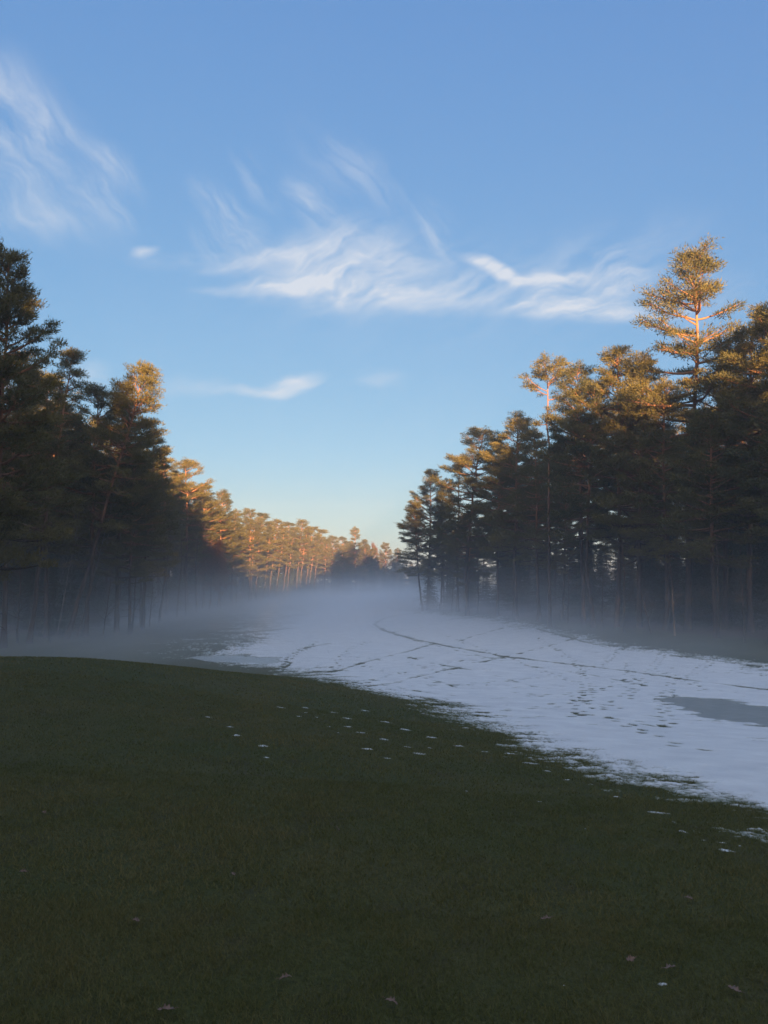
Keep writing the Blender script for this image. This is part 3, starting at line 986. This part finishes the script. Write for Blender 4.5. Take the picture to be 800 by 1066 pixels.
# leftover snow patches on the lawn
def patch(px, py, wpx, asp, seed, label, group=None):
    x, y, z = hit(px, py)
    w = wpx / F * y * 0.55; asp = asp * 0.7
    rg = np.random.default_rng(seed)
    na, nr = 40, 7
    a = np.arange(na) / na * 2 * math.pi
    R = 1 + 0.55 * fbm(np.cos(a) * 1.9 + seed * 3.7, np.sin(a) * 1.9, 3, seed) + 0.12 * fbm(np.cos(a) * 6 + seed, np.sin(a) * 6, 2, seed)
    rows = []
    for q in range(nr):
        u = q / (nr - 1)
        rows.append(np.column_stack([np.cos(a) * R * u * w, np.sin(a) * R * u * w * asp, np.zeros(na)]))
    v = np.concatenate(rows)
    rt = rg.normal() * 0.5
    v[:, :2] = v[:, :2] @ np.array([[math.cos(rt), -math.sin(rt)], [math.sin(rt), math.cos(rt)]])
    uu = np.repeat(np.arange(nr) / (nr - 1), na)
    v[:, 2] = gz(v[:, 0] + x, v[:, 1] + y) - z + min(0.009, 0.12 * w) * (1 - uu ** 3) - 0.002 + min(0.007, 0.1 * w) * fbm(v[:, 0] * 30, v[:, 1] * 30, 2, seed)
    i = np.arange(nr - 1)[:, None] * na; j = np.arange(na)[None]; k = (j + 1) % na
    f = np.stack([i + j, i + na + j, i + na + k, i + k], -1).reshape(-1, 4)
    mb = MB(); mb.add(v, f, 0.75 - 0.7 * uu ** 2)
    o = put('snow_patch', mb.mesh('snow_patch', M_SNOW, True), None, label=label, category='snow patch')
    o.location = (x, y, z)
    if group: o['group'] = group


GP = 'leftover snow patches on the lawn'
small = 'small thin patch of leftover snow in the dark grass near the snow edge'
for k, (px, py, w, asp, lab) in enumerate([
        (247, 766, 11, 1.0, 'oblong snow patch on the lawn left of the largest lens shaped patch'),
        (274, 777, 11, 1.2, 'lens shaped bright snow patch standing alone on the left half of the lawn'),
        (277, 789, 7, 1.0, 'faint snow patch just below the lens shaped bright one'),
        (217, 747, 8, 0.9, 'leftmost snow patch on the lawn'),
        (239, 757, 8, 0.8, 'thin snow patch between the leftmost and the oblong one'),
        (382, 780, 13, 0.9, 'wide snow patch in the middle of the lawn below the scattered small ones'),
        (404, 790, 9, 0.9, 'snow patch right below the wide middle one'),
        (686, 847, 24, 0.5, 'long curved snow streak on the grass right of the middle, near the snow edge'),
        (711, 866, 12, 0.9, 'flat snow patch right of the long curved streak'),
        (757, 886, 14, 1.0, 'brightest snow patch near the right edge of the lawn'),
        (752, 878, 9, 0.8, 'small snow patch just above the brightest right-hand one'),
        (690, 1025, 11, 0.9, 'snow remnant beside brown leaves in the right foreground'),
        (588, 1027, 5, 0.9, 'tiny snow speck in the right foreground grass'),
        (244, 824, 4, 1.0, 'tiny snow speck alone in the middle of the left lawn'),
        (610, 863, 4, 1.0, 'tiny snow speck in the middle of the right lawn'),
        (486, 824, 5, 0.8, 'tiny snow speck below the centre of the snow edge'),
        (562, 835, 6, 0.8, 'tiny pair-like snow speck right of the centre of the lawn'),
        (771, 881, 5, 1.0, 'tiny snow speck right of the brightest right-hand patch'),
        (733, 875, 6, 0.8, 'faint snow speck between the flat patch and the brightest one')]):
    patch(px, py, w, asp, 100 + k, lab, GP)
for k, (px, py, w) in enumerate([(293, 737, 9), (318, 737, 10), (330, 747, 5), (347, 742, 9), (361, 748, 12), (363, 757, 9), (376, 763, 12), (400, 770, 10),
                                 (311, 746, 7), (318, 742, 6), (343, 757, 5), (352, 763, 4), (437, 785, 14), (425, 778, 9), (448, 779, 8), (532, 785, 14), (552, 795, 15),
                                 (505, 783, 9), (570, 803, 9), (590, 812, 8), (642, 830, 9), (422, 760, 14), (450, 768, 12), (402, 752, 10), (478, 777, 11), (380, 740, 9)]):
    patch(px, py, w, 0.9, 200 + k, small, 'small snow flecks on the lawn below the snow edge')

# ------------------------------------------------------------------ fallen oak leaves
def mat_leaf():
    m, nt, out = new_mat('oak_leaf'); g = N(nt)
    tc = g.n('ShaderNodeTexCoord').outputs['Object']
    oi = g.n('ShaderNodeObjectInfo').outputs['Random']
    n1 = g.noise(tc, 40, 4, 0.6)
    c = g.mix(g.rng(n1, 0.3, 0.7), (0.075, 0.045, 0.033), (0.17, 0.105, 0.082))
    c = g.mix(g.math('MULTIPLY', oi, 0.5), c, (0.12, 0.06, 0.035))
    d = g.n('ShaderNodeBsdfPrincipled', {'Base Color': c, 'Roughness': 0.55})
    g.link(d.outputs[0], out.inputs[0])
    return m


M_LEAF = mat_leaf()


def leaf(px, py, size, seed, label):
    x, y, z = hit(px, py)
    rg = np.random.default_rng(seed)
    n = 33
    u = np.linspace(0, 1, n)
    half = 0.30 * np.sin(np.pi * np.clip(u, 0, 1)) ** 0.6 * (1 - 0.35 * u) * (0.72 + 0.33 * np.cos(u * 2 * np.pi * 4 + 2.6)) + 0.012
    half *= (0.35 + 0.75 * sstep(0, 0.55, u))
    cols = np.array([-1, -0.66, -0.33, 0, 0.33, 0.66, 1.0])
    X = cols[None] * half[:, None]; Y = np.repeat(u[:, None] - 0.5, 7, 1)
    curl = 0.55 + 0.9 * rg.random()
    Zc = curl * X ** 2 * 1.6 + (0.35 * rg.normal()) * Y ** 2 + 0.03 * np.sin(Y * 14 + seed) + 0.06 * rg.normal() * X
    size *= 0.8
    v = np.stack([X, Y, Zc], -1).reshape(-1, 3) * size
    mb = MB()
    i = np.arange(n - 1)[:, None] * 7; j = np.arange(6)[None]
    mb.add(v, np.stack([i + j, i + j + 1, i + 8 + j, i + 7 + j], -1).reshape(-1, 4))
    me = mb.mesh('oak_leaf', M_LEAF, True)
    o = put('oak_leaf', me, None, label=label, category='leaf', group='fallen leaves on the lawn')
    sol = o.modifiers.new('thickness', 'SOLIDIFY'); sol.thickness = 0.0012
    o.location = (x, y, z + 0.03)
    o.rotation_euler = (rg.normal() * 0.25, rg.normal() * 0.3, rg.random() * 6.28)
    st = MB()
    st.tube(np.array([[0, -0.5, 0.0], [0.02, -0.62, 0.03], [0.03, -0.72, 0.0]]) * size, [0.0016, 0.0013, 0.001], 4)
    put('stalk', st.mesh('stalk', M_LEAF), o)


for k, (px, py, s, lab) in enumerate([
        (297, 1026, .075, 'pale brown oak leaf with pointed lobes in the foreground left of the centre'),
        (408, 1052, .07, 'curled pinkish brown oak leaf at the bottom of the photo near the middle'),
        (173, 1060, .085, 'brown oak leaf cut by the bottom edge in the left foreground'),
        (766, 1040, .075, 'dark brown leaf lying flat near the bottom right corner'),
        (698, 1016, .08, 'dead leaf beside the snow remnant in the right foreground'),
        (717, 941, .065, 'faint brown leaf in the grass on the right, above the foreground leaves'),
        (142, 965, .06, 'small pale leaf in the left foreground grass'),
        (46, 851, .07, 'small grey brown leaf far out on the left lawn'),
        (243, 916, .06, 'dark leaf in the grass below the middle of the lawn'),
        (352, 868, .07, 'small dark leaf near the centre of the lawn'),
        (569, 963, .075, 'dark curled leaf in the grass right of the centre foreground'),
        (199, 751, .10, 'small dark leaf between the snow patches on the left lawn'),
        (24, 914, .06, 'tiny brown leaf near the left edge of the lawn'),
        (657, 1007, .07, 'blackish leaf left of the brown leaves in the right foreground')]):
    leaf(px, py, s, 300 + k, lab)

# ------------------------------------------------------------------ grass blades
def grass_blades():
    rg = np.random.default_rng(17)
    V = []; T = []
    for y0, y1, n, hh, ww in ((2.2, 4.2, 130000, .024, .0038), (4.2, 7.5, 150000, .025, .006), (7.5, 14.0, 150000, .026, .010), (14.0, 30.0, 150000, .028, .020)):
        y = np.sqrt(rg.random(n) * (y1 ** 2 - y0 ** 2) + y0 ** 2)
        x = (rg.random(n) * 1.16 - 0.58) * y
        tuf = fbm(x * 5, y * 5, 3, 63); big = fbm(x * 0.8, y * 0.8, 3, 64)
        keep = (rg.random(n) < 0.9 + 0.35 * tuf) & (rg.random(n) < 1.15 - sstep(20, 30, y))
        for P in PUDDLES:
            keep &= signed(P, x, y) < -0.35
        x, y, tuf, big = x[keep], y[keep], tuf[keep], big[keep]; n = len(x)
        z = gz(x, y) - 0.003
        h = hh * (0.5 + 0.8 * rg.random(n)) * (1 + 0.35 * tuf) * (1 + 0.25 * big)
        w = ww * (0.6 + 0.6 * rg.random(n))
        a = rg.random(n) * 6.28; b = rg.random(n) * 6.28; ln = (0.3 + 0.9 * rg.random(n)) * h
        p = np.stack([x, y, z], -1); s = np.stack([np.cos(a), np.sin(a), 0 * a], -1) * w[:, None] / 2
        tip = p + np.stack([np.cos(b) * ln, np.sin(b) * ln, h], -1)
        V.append(np.stack([p - s, p + s, tip], 1).reshape(-1, 3))
        T.append(np.repeat(np.clip(0.45 + 0.55 * big + 0.35 * sstep(.1, .6, fbm(x * 2.3, y * 2.3, 3, 65)) + 0.18 * rg.normal(size=n), 0, 1), 3))
    v = np.concatenate(V); mb = MB()
    mb.add(v, np.arange(len(v)).reshape(-1, 3), np.concatenate(T))
    mt = mat_foliage('grass_blades', (0.050, 0.078, 0.015), (0.175, 0.145, 0.055), 0.25)
    put('grass', mb.mesh('grass', mt), None, kind='stuff', label='short dark winter grass of the lawn', category='grass')


grass_blades()

# ------------------------------------------------------------------ air: even haze and the mist bank over the fairway
def box_mesh(name, lo, hi, mat):
    mb = MB()
    x0, y0, z0 = lo; x1, y1, z1 = hi
    v = [(x0, y0, z0), (x1, y0, z0), (x1, y1, z0), (x0, y1, z0), (x0, y0, z1), (x1, y0, z1), (x1, y1, z1), (x0, y1, z1)]
    f = [(0, 3, 2, 1), (4, 5, 6, 7), (0, 1, 5, 4), (1, 2, 6, 5), (2, 3, 7, 6), (3, 0, 4, 7)]
    mb.add(v, f)
    return mb.mesh(name, mat)


HAZE = 0.0009
m, nt, out = new_mat('haze'); g = N(nt)
vol = g.n('ShaderNodeVolumePrincipled', {'Color': (0.80, 0.88, 1.0, 1), 'Density': HAZE, 'Anisotropy': 0.2})
g.link(vol.outputs[0], out.inputs['Volume'])
put('haze', box_mesh('haze', (-330, -330, -14), (330, 330, 31), m), None, kind='stuff', label='thin evening haze over the fairway', category='haze')

m, nt, out = new_mat('mist'); g = N(nt)
P = g.n('ShaderNodeNewGeometry').outputs['Position']
sp = g.n('ShaderNodeSeparateXYZ', {0: P})
X, Y, Z = sp.outputs[0], sp.outputs[1], sp.outputs[2]
mp = g.n('ShaderNodeMapping', {'Vector': P, 'Scale': (0.045, 0.03, 0.16)}).outputs[0]
nz = g.noise(mp, 1.0, 3, 0.5)
hrel = g.math('ADD', g.math('ADD', Z, 2.75), g.math('MULTIPLY', g.math('MAXIMUM', g.math('SUBTRACT', Y, 45.0), 0.0), 0.0128))
hrel = g.math('MAXIMUM', g.math('ADD', hrel, g.math('MULTIPLY', g.math('SUBTRACT', nz, 0.5), -2.6)), 0.0)
fall = g.math('EXPONENT', g.math('MULTIPLY', hrel, -0.68))
amp = g.rng(Y, 6.0, 70.0, 0.09, 1.0, True)
far = g.rng(Y, 60.0, 190.0, 1.0, 0.75, True)
cx_ = g.math('DIVIDE', g.math('SUBTRACT', X, 1.0), 13.0); cy_ = g.math('DIVIDE', g.math('SUBTRACT', Y, 135.0), 38.0)
bank = g.math('EXPONENT', g.math('MULTIPLY', g.math('ADD', g.math('MULTIPLY', cx_, cx_), g.math('MULTIPLY', cy_, cy_)), -1.0))
far = g.math('ADD', far, g.math('MULTIPLY', bank, 1.6))
wisp = g.noise(g.n('ShaderNodeMapping', {'Vector': P, 'Scale': (0.10, 0.05, 0.5)}).outputs[0], 1.0, 4, 0.6)
far = g.math('MULTIPLY', far, g.rng(wisp, 0.3, 0.68, 0.35, 1.75))
lft = g.rng(g.math('DIVIDE', X, Y), -0.42, 0.12, 1.05, 0.72, True)
den = g.math('MULTIPLY', g.math('MULTIPLY', g.math('MULTIPLY', fall, amp), g.math('MULTIPLY', lft, far)), 0.066)
Xs = g.math('SUBTRACT', X, g.math('MULTIPLY', g.math('MAXIMUM', g.math('SUBTRACT', Y, 110.0), 0.0), 0.10))
den = g.math('MULTIPLY', den, g.rng(Xs, -33.0, -21.0, 0.15, 1, True))
den = g.math('MULTIPLY', den, g.rng(Z, 5.5, 3.0, 0, 1, True))
vol = g.n('ShaderNodeVolumePrincipled', {'Color': (0.90, 0.94, 1.0, 1), 'Anisotropy': 0.25})
g.link(den, vol.inputs['Density'])
g.link(vol.outputs[0], out.inputs['Volume'])
m.cycles.volume_step_rate = 0.3
put('mist', box_mesh('mist', (-75, 7, -7.5), (62, 300, 6), m), None, kind='stuff', label='low mist bank lying over the snowy fairway', category='mist')

# ------------------------------------------------------------------ sky, clouds, sun
EXPOSURE = 2.48
w = bpy.data.worlds.new('World'); sc.world = w; w.use_nodes = True
nt = w.node_tree; nt.nodes.clear(); g = N(nt)
out = nt.nodes.new('ShaderNodeOutputWorld')
sky = g.n('ShaderNodeTexSky'); sky.sky_type = 'NISHITA'; sky.sun_disc = False
sky.sun_elevation = SUN_EL; sky.sun_rotation = math.pi - SUN_AZ
sky.altitude = 100; sky.air_density = 0.6; sky.dust_density = 0.5; sky.ozone_density = 3.0
STR = 0.085
dirv = g.n('ShaderNodeTexCoord').outputs['Generated']
sp = g.n('ShaderNodeSeparateXYZ', {0: dirv})
yy_ = g.math('MAXIMUM', sp.outputs[1], 0.02)
U = g.math('DIVIDE', sp.outputs[0], yy_); V = g.math('DIVIDE', sp.outputs[2], yy_)
uv = g.n('ShaderNodeCombineXYZ', {0: U, 1: V, 2: 0.0}).outputs[0]
warp = g.n('ShaderNodeTexNoise', {'Vector': uv, 'Scale': 5.0, 'Detail': 4, 'Roughness': 0.6}).outputs['Color']
wv = g.n('ShaderNodeVectorMath', {0: warp, 1: (0.5, 0.5, 0.5)}, operation='SUBTRACT').outputs[0]
wv = g.n('ShaderNodeVectorMath', {0: wv, 'Scale': 0.11}, operation='SCALE').outputs[0]
uvw = g.n('ShaderNodeVectorMath', {0: uv, 1: wv}, operation='ADD').outputs[0]


def streak(rot, sx, sy, sc_, lo, hi, seed):
    # rot is the heading of the fibres in the sky
    mp = g.n('ShaderNodeMapping', {'Vector': uvw, 'Rotation': (0, 0, -rot)}).outputs[0]
    mp = g.n('ShaderNodeMapping', {'Vector': mp, 'Scale': (sx, sy, 1), 'Location': (seed, seed * 1.7, 0)}).outputs[0]
    return g.rng(g.noise(mp, sc_, 7, 0.62, 0.3), lo, hi, smooth=True)


def blob(px, py, rx, ry, rot, pw=1.0):
    u0, v0 = ray(px, py)
    d = g.n('ShaderNodeVectorMath', {0: uv, 1: (u0, v0, 0)}, operation='SUBTRACT').outputs[0]
    d = g.n('ShaderNodeVectorMath', {0: d, 1: g.n('ShaderNodeVectorMath', {0: wv, 'Scale': 0.55}, operation='SCALE').outputs[0]}, operation='ADD').outputs[0]
    mp = g.n('ShaderNodeMapping', {'Vector': d, 'Rotation': (0, 0, rot)}).outputs[0]
    mp = g.n('ShaderNodeVectorMath', {0: mp, 1: (F / rx, F / ry, 0)}, operation='MULTIPLY').outputs[0]
    l = g.n('ShaderNodeVectorMath', {0: mp}, operation='LENGTH').outputs['Value']
    return g.math('POWER', g.rng(l, 1.0, 0.0, smooth=True), pw)


f1 = streak(0.30, 1.0, 5.0, 13.0, 0.28, 0.70, 2.2)
f2 = streak(-0.95, 1.0, 5.0, 10.0, 0.28, 0.70, 5.2)
s_main = g.math('MULTIPLY', streak(0.12, 1.0, 2.4, 6.0, 0.26, 0.68, 1.3), g.math('ADD', g.math('MULTIPLY', f1, 0.75), 0.4))
s_fine = streak(0.5, 1.0, 5.5, 7.0, 0.34, 0.74, 4.1)
s_vert = streak(-0.95, 1.0, 5.5, 6.0, 0.36, 0.72, 7.7)
s_left = g.math('MULTIPLY', streak(-0.90, 1.0, 3.2, 4.5, 0.30, 0.72, 9.9), g.math('ADD', g.math('MULTIPLY', f2, 0.75), 0.35))
terms = []
for (px, py, rx, ry, rot, st, tex) in [
        (365, 283, 135, 58, 0.05, 0.80, s_main), (350, 272, 110, 55, -0.35, 0.40, s_fine), (395, 308, 170, 24, 0.04, 0.62, s_main),
        (290, 298, 110, 12, -0.04, 0.75, s_main), (225, 270, 110, 16, 0.0, 0.6, s_main), (240, 255, 60, 32, 0.7, 0.35, s_vert),
        (147, 260, 22, 9, -0.2, 0.65, s_main), (470, 300, 110, 34, 0.0, 0.35, s_fine),
        (600, 303, 115, 40, -0.05, 0.75, s_main), (512, 277, 46, 13, 0.42, 1.15, s_main), (575, 291, 50, 15, -0.1, 1.3, s_main), (600, 320, 150, 18, 0.03, 0.7, s_main),
        (645, 290, 60, 34, -0.6, 0.45, s_fine),
        (330, 222, 75, 30, 1.0, 0.4, s_vert), (365, 172, 110, 42, 0.75, 0.24, s_vert), (268, 185, 60, 18, 1.0, 0.3, s_vert), (240, 222, 70, 26, 0.8, 0.5, s_vert), (455, 240, 50, 26, 1.2, 0.4, s_vert),
        (50, 165, 150, 80, 0.85, 0.38, s_left), (5, 120, 110, 80, 0.9, 0.4, s_left), (118, 190, 70, 40, 1.1, 0.5, s_left), (20, 225, 90, 40, 0, 0.3, s_left),
        (305, 402, 42, 16, -0.3, 0.9, s_main), (265, 411, 60, 8, 0.0, 0.6, s_main), (195, 406, 50, 14, 0, 0.45, s_main), (400, 396, 40, 20, 0, 0.3, s_fine),
        (96, 393, 34, 22, 0, 0.5, s_main), (440, 300, 300, 90, 0, 0.13, s_fine), (640, 265, 150, 60, -0.2, 0.25, s_fine), (725, 310, 80, 40, -0.3, 0.35, s_fine)]:
    terms.append(g.math('MULTIPLY', g.math('MULTIPLY', blob(px, py, rx, ry, rot, 0.8), tex), st))
tot = terms[0]
for t_ in terms[1:]: tot = g.math('ADD', tot, t_)
tot = g.math('MULTIPLY', g.math('MULTIPLY', tot, 1.15), g.rng(sp.outputs[1], 0.02, 0.2), clamp=True)
tot = g.math('MINIMUM', tot, 0.85)
cl_rgb = (0.134, 0.141, 0.153)
fill_veil = g.math('MAXIMUM', g.rng(sp.outputs[2], 0.66, 0.86, smooth=True), g.rng(sp.outputs[1], 0.05, -0.35, smooth=True))  # unseen thin cloud overhead and behind, added to whiten the ambient light
fill_veil = g.math('MULTIPLY', fill_veil, g.rng(g.noise(dirv, 2.2, 5, 0.6), 0.25, 0.6, 0.35, 0.85))
tot = g.math('MAXIMUM', tot, fill_veil)
cl = g.n('ShaderNodeBackground', {'Color': (*cl_rgb, 1), 'Strength': 1.0})
# the camera's softer contrast between zenith and horizon, away from the sun; the sunward sky stays as it is
sep = g.n('ShaderNodeSeparateColor', {0: sky.outputs[0]})
soft = g.n('ShaderNodeCombineColor', {
    0: g.math('MULTIPLY', g.math('POWER', sep.outputs[0], 0.74), 0.90),
    1: g.math('MULTIPLY', g.math('POWER', sep.outputs[1], 0.55), 0.87),
    2: g.math('MULTIPLY', g.math('POWER', sep.outputs[2], 0.25), 1.22)}).outputs[0]
warm = g.n('ShaderNodeMix', {}, data_type='RGBA', blend_type='MULTIPLY')
g.link(g.rng(sp.outputs[2], 0.17, 0.0, smooth=True), warm.inputs[0]); g.link(soft, warm.inputs[6]); warm.inputs[7].default_value = (1.16, 0.98, 0.80, 1)
soft = warm.outputs[2]
skyc = g.mix(g.rng(sp.outputs[1], 0.0, -0.6, 0.0, 0.8, True), soft, sky.outputs[0])
bg = g.n('ShaderNodeBackground', {'Color': skyc, 'Strength': STR})
mx = g.n('ShaderNodeMixShader', {0: tot, 1: bg.outputs[0], 2: cl.outputs[0]})
g.link(mx.outputs[0], out.inputs[0])

sun_d = bpy.data.lights.new('sun', 'SUN'); sun = bpy.data.objects.new('sun', sun_d); COL.objects.link(sun)
sun_d.energy = 5.0; sun_d.angle = rad(0.6); sun_d.color = (1.0, 0.62, 0.30)
sd = Vector((math.sin(SUN_AZ) * math.cos(SUN_EL), -math.cos(SUN_AZ) * math.cos(SUN_EL), math.sin(SUN_EL)))
sun.rotation_euler = sd.to_track_quat('Z', 'Y').to_euler()
sun.location = (8, -30, 40)

# ------------------------------------------------------------------ render settings
sc.view_settings.view_transform = 'Standard'
sc.view_settings.look = 'None'
sc.view_settings.gamma = 1
sc.view_settings.exposure = EXPOSURE
c = sc.cycles
c.use_denoising = True
c.volume_bounces = 1
c.max_bounces = 6; c.diffuse_bounces = 3; c.glossy_bounces = 2; c.transmission_bounces = 2; c.transparent_max_bounces = 8
c.volume_max_steps = 256
c.sample_clamp_indirect = 4.0
